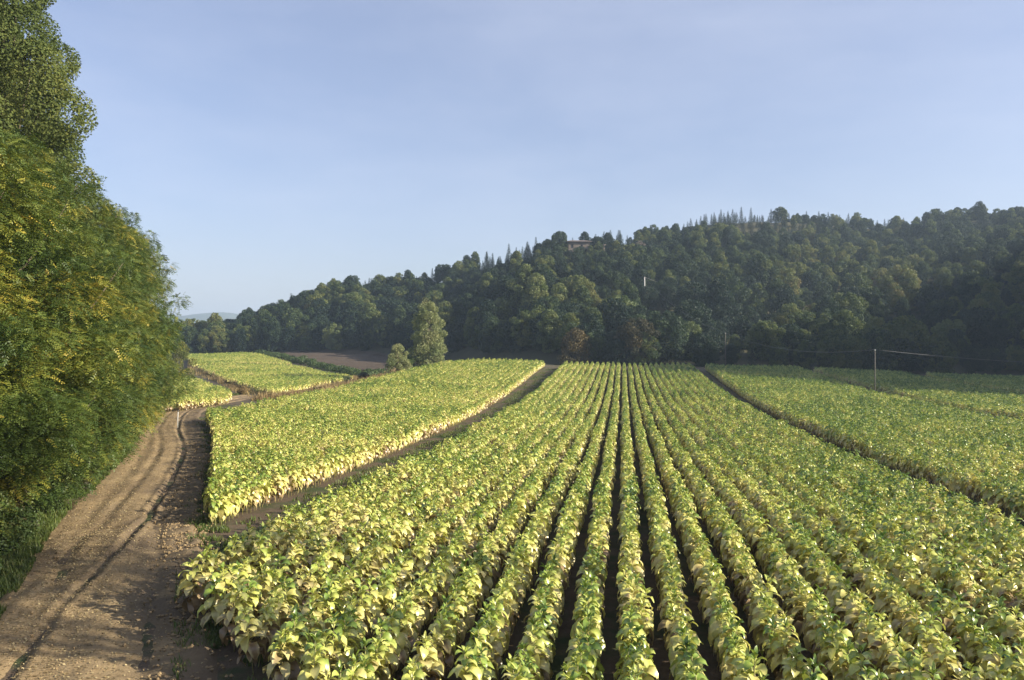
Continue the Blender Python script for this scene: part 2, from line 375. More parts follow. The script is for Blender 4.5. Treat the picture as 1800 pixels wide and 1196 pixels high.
TZ += .10 * np.exp(-((OF - 2.2) / .35) ** 2) * vnoise(TX, TY, .4, 12) + .14 * sstep(1.3, 2.1, OF) * (vnoise(TX, TY, .35, 13) - .35) * sstep(14, 20, TYm) * (1 - sstep(36, 44, TYm))
edge = sstep(2.35, 2.75, np.abs(OF) + wob * .6); TZ = TZ * (1 - edge) + (height(TX, TY) - .05) * edge
n, m_ = TX.shape
i, j = np.meshgrid(np.arange(n - 1), np.arange(m_ - 1), indexing='ij')
mud = sstep(.2, 1.5, OF + (vnoise(TX, TY, 1.3, 15) - .5) * 2.6) * (.45 + .5 * vnoise(TX, TY, .5, 16)) + .45 * np.exp(-((OF - rutA) / .22) ** 2) + .3 * np.exp(-((OF - rutA + 1.55) / .3) ** 2) * vnoise(TX, TY, 2., 17) + .35 * sstep(.55, .75, vnoise(TX, TY, 1.9, 18))
tag(obj('dirt_track', mesh_np('dirt_track', np.stack([TX, TY, TZ], -1), np.stack([i * m_ + j, i * m_ + j + 1, (i + 1) * m_ + j + 1, (i + 1) * m_ + j], -1), attrs={'mud': ('FLOAT', np.clip(mud * .85, 0, .8).ravel())}), M['track']), kind='structure')

def drape(name, poly, mat, dz, step, rough=0., rough_sc=1.):
    P = np.asarray(poly); x0, y0 = P.min(0); x1, y1 = P.max(0)
    xs = np.arange(x0, x1 + step, step); ys = np.arange(y0, y1 + step, step)
    X, Y = np.meshgrid(xs, ys, indexing='ij'); ins = in_poly(X, Y, P)
    Z = height(X, Y) + dz + rough * vnoise(X, Y, rough_sc, 21)
    n, m_ = X.shape; i, j = np.meshgrid(np.arange(n - 1), np.arange(m_ - 1), indexing='ij')
    keep = ins[:-1, :-1] & ins[1:, :-1] & ins[:-1, 1:] & ins[1:, 1:]
    Q = np.stack([i * m_ + j, (i + 1) * m_ + j, (i + 1) * m_ + j + 1, i * m_ + j + 1], -1)[keep]
    used = np.unique(Q); mp = np.zeros(n * m_, int); mp[used] = np.arange(len(used))
    V = np.stack([X, Y, Z], -1).reshape(-1, 3)[used]
    return tag(obj(name, mesh_np(name, V, mp[Q]), mat), kind='structure')
brown = [at(x, y) for x, y in ((470, 622), (540, 615), (600, 613.5), (660, 618), (700, 628), (720, 645), (690, 652), (610, 652), (560, 640), (510, 628))]
drape('ploughed_field', brown, M['plough'], .16, .8, .35, 1.1)

# ------------------------------------------------------------------ leaves
def leaf_strips(base, az, el, droop, L, W, tone, mb, st=(0, .12, .30, .52, .77, 1.0), hw=(.10, .50, .90, 1.0, .68, .04), fold=.22, wave=.05, roll=None):
    """long curved leaves: base (n,3), azimuth, start elevation, total droop angle, length, width"""
    n = len(base); S = len(st)
    s = np.array(st); p = np.zeros((n, S, 3)); ang = el[:, None] - droop[:, None] * s[None]
    hd = np.stack([np.cos(az), np.sin(az)], -1)
    p[:, 0] = base
    for k in range(1, S):
        a = .5 * (ang[:, k] + ang[:, k - 1]); ds = (s[k] - s[k - 1]) * L
        p[:, k, :2] = p[:, k - 1, :2] + hd * (np.cos(a) * ds)[:, None]; p[:, k, 2] = p[:, k - 1, 2] + np.sin(a) * ds
    side = np.stack([-np.sin(az), np.cos(az), np.zeros(n)], -1)
    if roll is None: roll = rs.uniform(-.5, .5, n)
    up = np.stack([-np.sin(ang) * hd[:, None, 0], -np.sin(ang) * hd[:, None, 1], np.cos(ang)], -1)
    sd = side[:, None] * np.cos(roll)[:, None, None] + up * np.sin(roll)[:, None, None]
    un = up * np.cos(roll)[:, None, None] - side[:, None] * np.sin(roll)[:, None, None]
    h = (np.array(hw)[None] * W[:, None] * .5)[..., None]
    wv = rs.uniform(-wave, wave, (2, n, S, 1)) * L[:, None, None]
    Lf = p - sd * h + un * (h * fold + wv[0]); Rt = p + sd * h + un * (h * fold + wv[1])
    V = np.stack([Lf, p, Rt], 2)                      # n,S,3,3
    bi = (np.arange(n) * S * 3)[:, None, None]
    k, c = np.meshgrid(np.arange(S - 1), np.arange(2), indexing='ij')
    q = np.stack([k * 3 + c, k * 3 + c + 1, (k + 1) * 3 + c + 1, (k + 1) * 3 + c], -1).reshape(1, -1, 4)
    mb.add(V.reshape(-1, 3), (q + bi).reshape(-1, 4), a=np.clip(np.repeat(tone, S * 3) + np.tile([.05, -.07, .05], n * S), 0, 1))

def quads(pos, nrm, size, tone, mb, asp=.7, spin=None):
    """small flat leaves, diamond shaped with a slight fold"""
    n = len(pos); nrm = unit(nrm)
    r = unit(np.cross(nrm, rs.normal(size=(n, 3)))); b = np.cross(nrm, r)
    s = np.broadcast_to(size, (n,))[:, None] * .5
    V = np.stack([pos - r * s, pos - b * s * asp + nrm * s * .12, pos + r * s, pos + b * s * asp + nrm * s * .12], 1)
    mb.add(V.reshape(-1, 3), np.arange(n * 4).reshape(-1, 4), a=np.repeat(tone, 4))

def compound(pos, dr, tone, mb, L=.34, pairs=5, ll=.105, lw=.05):
    """pinnate leaves: leaflets in pairs along a drooping midrib"""
    n = len(pos); dr = unit(dr)
    side = unit(np.cross(dr, np.array([0, 0, 1.]) + rs.normal(0, .35, (n, 3)))); up = np.cross(side, dr)
    L = L * rs.uniform(.75, 1.25, n)[:, None]; Vs = []
    for k in range(pairs):
        f = (k + .8) / pairs; c = pos + dr * L * f - np.array([0, 0, 1.]) * L * .35 * f * f
        for sg in (-1, 1):
            d = unit(side * sg * .9 + dr * .45 - up * rs.uniform(-.1, .5, (n, 1))); e = unit(np.cross(d, up))
            l = ll * (1.1 - .35 * f)
            Vs.append(np.stack([c, c + d * l * .5 + e * lw * .5, c + d * l, c + d * l * .5 - e * lw * .5], 1))
    c = pos + dr * L - np.array([0, 0, 1.]) * L * .35; e = side
    Vs.append(np.stack([c, c + dr * ll * .5 + e * lw * .5, c + dr * ll, c + dr * ll * .5 - e * lw * .5], 1))
    V = np.stack(Vs, 1); per = V.shape[1] * 4
    mb.add(V.reshape(-1, 3), np.arange(n * per).reshape(-1, 4), a=np.repeat(tone, per))

def lobe_points(cen, rad, dens, squash=.85, inner=.72, keep_in=.78):
    """points on the shells of overlapping lobes; drops what lies deep inside another lobe"""
    P, D, L = [], [], []
    for k, (c, r) in enumerate(zip(cen, rad)):
        n = max(6, int(dens * 12.57 * r * r)); d = unit(rs.normal(size=(n, 3)))
        rr_ = r * (inner + (1.08 - inner) * rs.rand(n) ** .6)
        p = c + d * rr_[:, None] * np.array([1, 1, squash])
        dd = np.linalg.norm((p[:, None] - cen[None]) / np.array([1, 1, squash]), axis=2) / rad[None]; dd[:, k] = 9
        ok = dd.min(1) > keep_in
        P.append(p[ok]); D.append(d[ok]); L.append(np.full(ok.sum(), k))
    return np.concatenate(P), np.concatenate(D), np.concatenate(L)

def crown_lobes(n, h0, h1, rad, shape, rl):
    """lobe centres filling a crown whose radius over height is shape(f)"""
    f = np.sort(rs.rand(n)); a = np.arange(n) * 2.399 + rs.uniform(-.5, .5, n)
    q = np.sqrt(rs.uniform(.25, 1, n)); rloc = rad * shape(f)
    r_l = rl * rs.uniform(.7, 1.25, n) * (.55 + .45 * shape(f))
    rc = np.maximum(rloc - r_l * .7, 0) * q
    return np.stack([rc * np.cos(a), rc * np.sin(a), h0 + (h1 - h0) * f], -1), r_l

def trunk_mesh(h, r, cen, k_limbs=10, lean=.3):
    mb = MB(); z = np.linspace(-.4, h, 9)
    sx, sy = rs.uniform(-lean, lean, 2); base = np.stack([sx * (z / h) ** 2 + .06 * np.sin(z), sy * (z / h) ** 2 + .06 * np.cos(z * 1.3), z], -1)
    tube(mb, base, r * (1.0 - .85 * np.clip(z / h, 0, 1)) + r * .5 * np.exp(-np.clip(z + .4, 0, 9) * 2), 9, a=.5)
    pick = rs.permutation(len(cen))[:k_limbs]
    for k in pick:
        e = cen[k]; zb = max(.15 * h, e[2] - .22 * h - np.hypot(e[0], e[1]) * .5); zb = min(zb, h * .92)
        b = np.array([np.interp(zb, z, base[:, 0]), np.interp(zb, z, base[:, 1]), zb]); s = np.linspace(0, 1, 6)[:, None]
        pts = b + (e - b) * s + np.array([0, 0, 1]) * (np.sin(s * np.pi) * -.1 * np.linalg.norm(e - b)) + rs.normal(0, .05, (6, 3)) * s
        tube(mb, pts, r * .36 * (1 - zb / h * .6) * (1 - .85 * s[:, 0]), 6, a=.5)
    return mb.mesh('trunk')

round_s = lambda f: np.sqrt(np.clip(1 - (2 * f - .85) ** 2 / 1.35, .12, 1))
tall_s = lambda f: np.clip(np.sin(np.pi * (f * .86 + .1)) ** .7, .15, 1)
col_s = lambda f: np.clip(1.05 - (np.abs(f - .4) / .62) ** 2.4, .18, 1)

# ------------------------------------------------------------------ tobacco
def tobacco_variant(seed, h, bias):
    rs.seed(seed); mb = MB(); nl = 27
    f = np.linspace(.06, 1, nl); z = .22 * h + .74 * h * f ** .9; az = np.arange(nl) * 2.35 + rs.uniform(-.35, .35, nl) + rs.rand() * 6
    big = 1 - .62 * f ** 2.2
    L = .53 * big * rs.uniform(.85, 1.15, nl); W = L * rs.uniform(.46, .60, nl)
    el = R(24) + R(38) * f ** 1.8 + rs.normal(0, .2, nl); dr = R(142) - R(36) * f + rs.normal(0, .25, nl)
    tone = np.clip(.14 + .64 * f ** 1.9 + bias + rs.normal(0, .10, nl), 0, 1)
    tone[rs.rand(nl) < .06] = .36; tone[:5] = rs.uniform(-.03, .09, 5); L[:5] *= .8; W[:5] *= .65; tone = np.clip(tone, 0, 1)
    leaf_strips(np.stack([.02 * np.cos(az), .02 * np.sin(az), z], -1), az, el, dr, L, W, tone, mb)
    k = 5; az = rs.rand(k) * 6.28
    leaf_strips(np.stack([0 * az, 0 * az, np.full(k, .95 * h)], -1), az, R(58) + rs.rand(k) * .5, R(45) + rs.rand(k) * .5, rs.uniform(.13, .24, k), rs.uniform(.05, .09, k), np.clip(.66 + bias + rs.normal(0, .1, k), 0, 1), mb)
    st = MB(); zz = np.linspace(-.05, .97 * h, 5)
    tube(st, np.stack([.012 * np.sin(zz * 3), .012 * np.cos(zz * 2), zz], -1), .016 - .008 * zz / h, 6, a=np.float32(.5))
    return mb.mesh('leaves'), st.mesh('stalk')
TV = [tobacco_variant(100 + k, hh, b) for k, (hh, b) in enumerate([(1.30, -.10), (1.38, -.04), (1.24, -.13), (1.42, .02), (1.33, .10), (1.36, -.07), (1.28, .06), (1.45, -.02)])]
LOOK = ['pale yellow', 'yellowing', 'straw coloured', 'green topped', 'greenish', 'pale', 'half green', 'tall yellowing']

rs.seed(5)
def field_rows(us, t0, t1, test, step=.37):
    A = []
    for k, u in enumerate(us):
        t = np.arange(t0, t1, step) + rs.uniform(0, step)
        t = t + rs.uniform(-.08, .08, len(t)); uu = u + rs.normal(0, .025, len(t)) + .06 * (vnoise(t, t * 0 + u * 7, 9., 31) - .5)
        X, Y = to_xy(uu, t); ok = test(X, Y) & (rs.rand(len(t)) > .015 + .2 * sstep(.84, .97, vnoise(uu, t * .4, 1.7, 33)))
        A.append(np.stack([X[ok], Y[ok], np.full(ok.sum(), k)], -1))
    return np.concatenate(A)
crest = lambda X: 152 + 2 * np.sin(X * .13)
def cut(X, Y, a, b):                       # right of the line a -> b
    return (b[0] - a[0]) * (Y - a[1]) - (b[1] - a[1]) * (X - a[0]) < 0
NEAR_A, NEAR_B = (-3.0, 13.6), (-8.3, 20.2)
main_us = np.linspace(-10.75, 12.2, 24)
main = field_rows(main_us, 5, 160, lambda X, Y: (Y < crest(X)) & cut(X, Y, (0.5, 9.2), NEAR_A) & (cut(X, Y, NEAR_A, NEAR_B)) & (Y > 7))
left_far = np.array([at(x, y, 1.2) for x, y in ((340, 722), (357, 720), (450, 702), (583, 685), (717, 653), (803, 629))])
left = field_rows(np.arange(-15.3, -42, -.98), 15, 165, lambda X, Y: (Y < crest(X) + 1) & (track_off(X, Y) > 3.1) & (to_ut(X, Y)[0] > np.interp(Y, [60, 74, 110, 131, 155], [-40, -39, -37.6, -36, -31.5])))
right = field_rows(np.concatenate([np.arange(15.4, 33.0, .99), np.arange(36.5, 52.3, .99), np.arange(56.0, 112, .99)]), 8, 165, lambda X, Y: (Y < crest(X) - .05 * np.clip(X - 30, 0, 60)) & (Y < np.interp(CX + F_PX * X / Y, RX, RF) - 7) & ~((X > 17) & (Y < 17)))
def px_field(pix, u_step=.98, step=.5, rot=0.):
    P = np.array([at(x, y, 1.1) for x, y in pix]); c = P.mean(0)
    r_ = np.arange(-90, 90, u_step); A = []
    for u in r_:
        t = np.arange(-110, 110, step) + rs.uniform(-.1, .1, int(round(220 / step)))
        X = c[0] + u * math.cos(rot) + t * math.sin(rot); Y = c[1] - u * math.sin(rot) + t * math.cos(rot); ok = in_poly(X, Y, P)
        A.append(np.stack([X[ok], Y[ok], np.zeros(ok.sum())], -1))
    return np.concatenate(A)
f2 = px_field([(347, 643), (420, 640), (520, 643), (622, 662), (560, 673), (477, 686), (400, 664)], rot=ROW_A)
f3 = px_field([(327, 624), (423, 620.5), (470, 626), (517, 640), (420, 638), (340, 641)], rot=ROW_A)
f4 = px_field([(230, 655), (312, 660), (360, 672), (406, 690), (398, 697), (330, 706), (230, 716)], rot=ROW_A)

# the three hundred nearest plants are things, the rest one crop
def visible(P):
    z = height(P[:, 0], P[:, 1]); x, y = px_of(P[:, 0], P[:, 1], z + 1.0); return (x > 8) & (x < 1792) & (y < 1188) & (P[:, 1] > 8)
vis = visible(main); dist = np.hypot(main[:, 0], main[:, 1]); dist[~vis] = 1e9
near_i = np.argsort(dist)[:300]; near = main[near_i]; rest = np.delete(main, near_i, 0)
protos = [None] * 8
byrow = {}
for r_ in near: byrow.setdefault(int(r_[2]), []).append(r_)
for row in sorted(byrow):
    L_ = sorted(byrow[row], key=lambda q: q[1]); y_first = L_[0][1]
    whole = not ((rest[:, 2] == row) & (rest[:, 1] < y_first)).any()
    for k, q in enumerate(L_):
        v = int(rs.randint(8)) if rs.rand() > .35 else [0, 1, 2, 5][row % 4]
        loc = (q[0], q[1], float(height(q[0], q[1]))); rz = rs.uniform(0, 6.28); s = rs.uniform(.92, 1.09)
        if protos[v] is None:
            o = empty('tobacco_plant', loc, rz); o.scale = (s, s, s)
            obj('leaves', TV[v][0], M['tobacco'], o); obj('stalk', TV[v][1], M['stalk'], o); protos[v] = o
        else:
            o = copy_tree(protos[v], loc, rz, (s * .84, s * .84, s * 1.02)); o.rotation_euler = (rs.normal(0, .06), rs.normal(0, .06), rz)
        where = 'from the near end' if whole else 'up from the photo edge'
        tag(o, f'{LOOK[v]} tobacco plant, {ordw(k + 1)} {where}, {ordw(row + 1)} row from left lane', 'tobacco plant', 'tobacco plants standing in the near rows')
for v in range(8):
    if protos[v] is None: raise RuntimeError('variant missing')

def scatter(name, pts, vari, rot, scl, sources, label, cat):
    """one object: sources (lists of real objects joined) set on the points"""
    me = mesh_np(name, pts, attrs={'variant': ('INT', vari), 'rot': ('FLOAT_VECTOR', rot), 'scl': ('FLOAT_VECTOR', scl)})
    o = obj(name, me)
    g = bpy.data.node_groups.new(name, 'GeometryNodeTree')
    g.interface.new_socket('Geometry', in_out='INPUT', socket_type='NodeSocketGeometry'); g.interface.new_socket('Geometry', in_out='OUTPUT', socket_type='NodeSocketGeometry')
    gi = g.nodes.new('NodeGroupInput'); go = g.nodes.new('NodeGroupOutput'); ip = g.nodes.new('GeometryNodeInstanceOnPoints')
    jn = g.nodes.new('GeometryNodeJoinGeometry')
    for src in sources:
        j1 = g.nodes.new('GeometryNodeJoinGeometry'); ti = g.nodes.new('GeometryNodeGeometryToInstance')
        for so in src:
            oi = g.nodes.new('GeometryNodeObjectInfo'); oi.inputs['Object'].default_value = so; oi.transform_space = 'ORIGINAL'; oi.inputs['As Instance'].default_value = False
            g.links.new(oi.outputs['Geometry'], j1.inputs[0])
        g.links.new(j1.outputs[0], ti.inputs[0]); g.links.new(ti.outputs[0], jn.inputs[0])
    def attr(nm, ty):
        a = g.nodes.new('GeometryNodeInputNamedAttribute'); a.data_type = ty; a.inputs[0].default_value = nm; return a.outputs[0]
    g.links.new(gi.outputs[0], ip.inputs['Points']); g.links.new(jn.outputs[0], ip.inputs['Instance']); ip.inputs['Pick Instance'].default_value = True
    g.links.new(attr('variant', 'INT'), ip.inputs['Instance Index']); g.links.new(attr('rot', 'FLOAT_VECTOR'), ip.inputs['Rotation']); g.links.new(attr('scl', 'FLOAT_VECTOR'), ip.inputs['Scale'])
    g.links.new(ip.outputs[0], go.inputs[0])
    md = o.modifiers.new('scatter', 'NODES'); md.node_group = g
    return tag(o, label, cat, kind='stuff')
P = np.concatenate([rest, left, right, f2, f3, f4]); n = len(P)
s = rs.uniform(.89, 1.09, n) * np.where(rs.rand(n) < .03, .75, 1) * (.93 + .16 * vnoise(P[:, 0], P[:, 1], 6., 40))
scatter('tobacco_crop', np.stack([P[:, 0], P[:, 1], height(P[:, 0], P[:, 1])], -1), rs.randint(0, 8, n), np.stack([rs.normal(0, .055, n), rs.normal(0, .055, n), rs.uniform(0, 6.28, n)], -1),
        np.stack([s * .83, s * .83, s * 1.03], -1), [list(p.children) for p in protos], 'yellow green tobacco crop in long rows across the fields to the wooded hill', 'tobacco crop')
print('tobacco plants', n)

# ------------------------------------------------------------------ trees beside the track
def robinia(seed, h, rad, nl, shape, rl, dens):
    rs.seed(seed); cen, r_l = crown_lobes(nl, .9, h - .6, rad, shape, rl); cen[:, :2] *= rs.uniform(.85, 1.28, (nl, 1)); r_l *= rs.uniform(.7, 1.3, nl)
    kt = 26; a_ = rs.uniform(0, 6.28, kt); f_ = rs.uniform(.35, 1.05, kt); q_ = rad * shape(np.clip(f_, 0, 1)) * rs.uniform(.85, 1.2, kt)      # stray leading shoots
    cen = np.concatenate([cen, np.stack([q_ * np.cos(a_), q_ * np.sin(a_), .9 + (h - .6) * f_], -1)]); r_l = np.concatenate([r_l, rs.uniform(.35, .7, kt)]); nl += kt
    p, d, l = lobe_points(cen, r_l, dens, .5, .45, .6)
    yl = rs.normal(0, .14, nl); yl[rs.rand(nl) < .2] += .12
    dr = d * np.array([1, 1, .35]) + rs.normal(0, .6, d.shape) * np.array([1, 1, .5]) + np.array([0, 0, -.1])
    mb = MB(); compound(p, dr, np.clip(.36 + yl[l] + rs.normal(0, .13, len(p)) + .42 * (rs.rand(len(p)) < .035), 0, 1), mb)
    return mb.mesh('crown', False), trunk_mesh(h * .9, .17 + h * .006, cen, 14)
def leafy(seed, h, rad, nl, shape, rl, dens, size, h0=1.2, trunk=True, tmid=.45, tsp=.14, limbs=10):
    rs.seed(seed); cen, r_l = crown_lobes(nl, h0, h - rl * .6, rad, shape, rl); cen[:, :2] *= rs.uniform(.75, 1.25, (nl, 1)); r_l *= rs.uniform(.65, 1.25, nl)
    p, d, l = lobe_points(cen, r_l, dens, .85, .6, .7)
    yl = rs.normal(0, tsp, nl); mb = MB()
    quads(p, d * .55 + rs.normal(0, .6, d.shape) + np.array([0, 0, .2]), size * rs.uniform(.7, 1.35, len(p)), np.clip(tmid + yl[l] + rs.normal(0, .12, len(p)), 0, 1), mb)
    return mb.mesh('crown', False), (trunk_mesh(h * .88, .10 + h * .012, cen, limbs) if trunk else None)
def plant_tree(name, meshes, mat, X, Y, label, cat, group=None, rz=0., s=(1, 1, 1), dz=-.15):
    o = empty(name, (X, Y, float(height(X, Y)) + dz), rz); o.scale = s
    obj('crown', meshes[0], mat, o)
    if meshes[1] is not None: obj('trunk', meshes[1], M['bark'], o)
    return tag(o, label, cat, group)

RV_ = [robinia(201, 15.5, 4.6, 84, col_s, 1.45, 20), robinia(202, 14.5, 4.5, 80, col_s, 1.4, 20), robinia(203, 10.5, 3.8, 58, col_s, 1.25, 21)]
robs = [(-18.9, 24.5, 0, .3, 1.02, 'very near green robinia cut off by the left photo edge'),
        (-20.1, 30.5, 1, 2.1, 1.08, 'near robinia with yellow patches, standing before the tall poplar'),
        (-22.6, 37.0, 0, 4.4, 1.0, 'leafy robinia leaning over the track below the poplar crown'),
        (-24.8, 44.0, 0, 1.2, 1.0, 'dark robinia just right of the tall poplar'),
        (-27.0, 51.0, 1, 5.0, 1.0, 'robinia with feathery top right of the poplar, eighth from the far end'),
        (-29.9, 58.5, 1, 3.3, .98, 'rounded robinia seventh from the far end of the track side trees'),
        (-33.2, 66.5, 0, .8, .95, 'robinia sixth from the far end of the track side trees'),
        (-36.5, 75.0, 0, 2.6, .98, 'tall robinia fifth from the far end of the track side trees'),
        (-42.0, 83.5, 1, 5.6, 1.0, 'robinia fourth from the far end, where the track bends'),
        (-45.4, 92.0, 2, 3.6, 1.22, 'robinia third from the far end of the track side trees'),
        (-48.0, 100.5, 2, 1.6, 1.08, 'lower robinia second from the far end of the track side trees'),
        (-52.0, 110.0, 2, .2, .95, 'small robinia at the far end of the track side trees')]
for X, Y, v, rz, s, lb in robs: plant_tree('robinia_tree', RV_[v], M['robinia'], X, Y, lb, 'tree', 'robinias along the left of the track', rz, (s, s, s * np.interp(Y, [44, 52, 75, 84, 95, 110], [1, 1.22, 1.27, 1.22, 1.05, 1])))
hi = leafy(215, 17.5, 3.3, 30, round_s, .95, 13, .2, 11.5, True, .45, .1, 16)
plant_tree('tall_tree', hi, M['poplar'], 21.0, 10.6, 'tall bare stemmed tree just beyond the lower right photo edge, shading the near track', 'tree', None, 0., (1., 1., 1.3))
plant_tree('tall_tree', hi, M['poplar'], 22.1, 15.4, 'second tall bare stemmed tree beyond the lower right photo edge', 'tree', None, 2., (.9, .9, 1.25))
pop = leafy(211, 30, 4.6, 150, tall_s, 1.35, 84, .14, 3.5, True, .45, .10, 24)
plant_tree('poplar_tree', pop, M['poplar'], -27.0, 42.0, 'tall grey green poplar rising above the robinias beside the track', 'tree', None, .4)
plant_tree('poplar_tree', pop, M['poplar'], -31.0, 48.5, 'second tall poplar, mostly hidden behind the first one', 'tree', None, 2.4, (.9, .9, .9))

# ------------------------------------------------------------------ shrubs on the verge
SV = [leafy(221, 2.3, 1.3, 14, round_s, .6, 190, .11, .3, False, .4), leafy(222, 1.7, 1.2, 12, round_s, .55, 200, .10, .25, False, .5), leafy(223, 3.2, 1.7, 18, round_s, .75, 150, .12, .3, False, .35)]
verge = [(15.5, -3.9, 1, .8, 'shrub'), (18.5, -4.3, 0, .9, 'shrub'), (21.5, -3.5, 1, .8, 'shrub'), (24.3, -4.4, 2, .9, 'shrub'), (27, -3.6, 0, .9, 'shrub'), (30, -4.1, 2, .9, 'rust'), (33.5, -3.5, 1, .9, 'shrub'), (36.5, -4.0, 2, .9, 'shrub'),
         (40, -3.5, 0, .85, 'rust'), (44, -3.7, 2, .8, 'shrub'), (48.5, -3.4, 1, .9, 'shrub'), (53, -3.7, 0, .9, 'shrub'), (58, -3.6, 2, .8, 'shrub'), (63.5, -3.8, 0, 1., 'shrub'), (70, -3.9, 2, .8, 'shrub')]
for k, (yy, off, v, s, mt) in enumerate(verge):
    q = int(np.argmin(np.abs(TCs[:, 1] - yy))); X, Y = TCs[q] + TCn[q] * off
    me = SV[v][0] if mt == 'shrub' else SV[v][0].copy()
    if mt != 'shrub': me.materials.clear()
    rs.seed(300 + k); o = obj('verge_shrub', me, M[mt], None, (X, Y, float(height(X, Y)) - .1)); o.rotation_euler = (0, 0, rs.uniform(0, 6)); o.scale = (s, s, s * rs.uniform(.8, 1.1))
    tag(o, f'{"reddish brown" if mt == "rust" else "low green"} shrub at the left track edge, {ordw(k + 1)} along from the near end', 'shrub', 'shrubs on the track verge')

# ------------------------------------------------------------------ grass, litter, clods
def blades(X, Y, h, tone, mb, wid=.012, lean=.5, dz=0.):
    n = len(X); z = height(X, Y) + dz; az = rs.uniform(0, 6.28, n); ln = rs.uniform(.1, lean, n) * h
    d = np.stack([np.cos(az), np.sin(az), 0 * az], -1); sd = np.stack([-np.sin(az), np.cos(az), 0 * az], -1) * (wid * rs.uniform(.7, 1.4, n))[:, None]
    b = np.stack([X, Y, z], -1); mid = b + d * (ln * .35)[:, None] + np.array([0, 0, 1]) * (h * .6)[:, None]; tp = b + d * ln[:, None] + np.array([0, 0, 1]) * h[:, None]
    V = np.stack([b - sd, b + sd, mid + sd * .8, mid - sd * .8, tp], 1); k = np.arange(n)[:, None] * 5
    mb.add(V.reshape(-1, 3), k + np.array([[0, 1, 2, 3]]), k + np.array([[3, 2, 4]]), a=np.repeat(tone, 5))
rs.seed(41); mb = MB()
for n, s0, s1, o0, o1, hh in ((60000, 0, .5, -4.6, -2.35, .28), (26000, .25, .8, -4.6, -2.35, .34), (16000, 0, .55, 2.1, 3.6, .20), (14000, 0, .24, 1.7, 4.2, .24)):
    q = (rs.uniform(s0, s1, n) * (len(TCs) - 1)).astype(int); of = rs.uniform(o0, o1, n); X = TCs[q, 0] + TCn[q, 0] * of; Y = TCs[q, 1] + TCn[q, 1] * of
    ok = vnoise(X, Y, .8, 51) > .30 + (.2 if o1 > 0 else 0) + .25 * sstep(-2.7, -2.3, of) * (o1 < 0); X, Y = X[ok], Y[ok]
    blades(X, Y, hh * rs.uniform(.4, 1.2, len(X)), np.clip(rs.normal(.45, .2, len(X)), 0, 1), mb, .016, .8)
tag(obj('verge_grass', mb.mesh('verge_grass', False), M['grass']), 'green grass along the left edge of the dirt track', 'grass', kind='stuff')
mb = MB()
for u0, u1, n, t1 in ((-14.7, -11.4, 24000, 150), (12.9, 14.8, 6000, 150), (34.3, 35.2, 2500, 150)):
    t = 10 + (t1 - 10) * rs.rand(n) ** 1.5; u = rs.uniform(u0, u1, n); X, Y = to_xy(u, t); ok = (vnoise(X, Y, 1.3, 52) > .45) & (track_off(X, Y) > 2.4); X, Y = X[ok], Y[ok]
    blades(X, Y, .16 * rs.uniform(.4, 1.5, len(X)), np.clip(rs.normal(.5, .3, len(X)), 0, 1), mb, .02, .9)
tag(obj('lane_weeds', mb.mesh('lane_weeds', False), M['grass']), 'short weeds growing in the lanes between the fields', 'weeds', kind='stuff')
# dry grass on the far banks and ditch
mb = MB()
bank = [[(330, 640), (352, 645), (420, 672), (475, 690), (440, 700), (410, 690), (380, 672), (330, 655)], [(475, 689), (560, 677), (622, 665), (700, 648), (790, 632), (790, 640), (700, 662), (600, 690), (520, 700), (440, 706)]]
for B in bank:
    Pg = np.array([at(x, y) for x, y in B]); x0, y0 = Pg.min(0); x1, y1 = Pg.max(0); X = rs.uniform(x0, x1, 60000); Y = rs.uniform(y0, y1, 60000); ok = in_poly(X, Y, Pg) & (vnoise(X, Y, 2.5, 53) > .3); X, Y = X[ok][:26000], Y[ok][:26000]
    blades(X, Y, rs.uniform(.3, 1.0, len(X)) * (.5 + vnoise(X, Y, 4, 54)), np.clip(vnoise(X, Y, 6, 55) + rs.normal(0, .15, len(X)), 0, 1), mb, .035, .7)
tag(obj('dry_grass', mb.mesh('dry_grass', False), M['drygrass']), 'dry tan grass on the banks between the far fields', 'grass', kind='stuff')
# fallen leaves and clods on the track
rs.seed(43); mb = MB(); n = 42000
q = (rs.rand(n) ** 1.1 * .62 * (len(TCs) - 1)).astype(int); of = np.clip(rs.normal(-1.1, 1.3, n), -2.6, 2.5); X = TCs[q, 0] + TCn[q, 0] * of; Y = TCs[q, 1] + TCn[q, 1] * of
ci = np.clip(((of + 2.75) / 5.5 * 92).round().astype(int), 0, 92)
quads(np.stack([X, Y, TZ[q, ci] + .018], -1), np.array([0, 0, 1.]) + rs.normal(0, .3, (n, 3)), rs.uniform(.03, .085, n), rs.rand(n), mb, .6)
tag(obj('fallen_leaves', mb.mesh('fallen_leaves', False), M['litter']), 'small dry fallen leaves strewn over the dirt track', 'fallen leaves', kind='stuff')
mb = MB(); n = 2600
q = (rs.uniform(.05, .45, n) * (len(TCs) - 1)).astype(int); of = np.where(rs.rand(n) < .92, rs.normal(2.1, .45, n), rs.uniform(-2.5, 2.5, n)); X = TCs[q, 0] + TCn[q, 0] * of; Y = TCs[q, 1] + TCn[q, 1] * of
ico = unit(np.array([(0, 0, 1), (.9, 0, .3), (.28, .85, .3), (-.72, .53, .3), (-.72, -.53, .3), (.28, -.85, .3), (0, 0, -1)], float)); it = [(0, 1, 2), (0, 2, 3), (0, 3, 4), (0, 4, 5), (0, 5, 1), (6, 2, 1), (6, 3, 2), (6, 4, 3), (6, 5, 4), (6, 1, 5)]
sz = rs.uniform(.015, .06, n) * np.where(rs.rand(n) < .12, 1.7, 1); V = np.stack([X, Y, height(X, Y) + .09], -1)[:, None] + ico[None] * sz[:, None, None] * rs.uniform(.6, 1.3, (n, 7, 3))
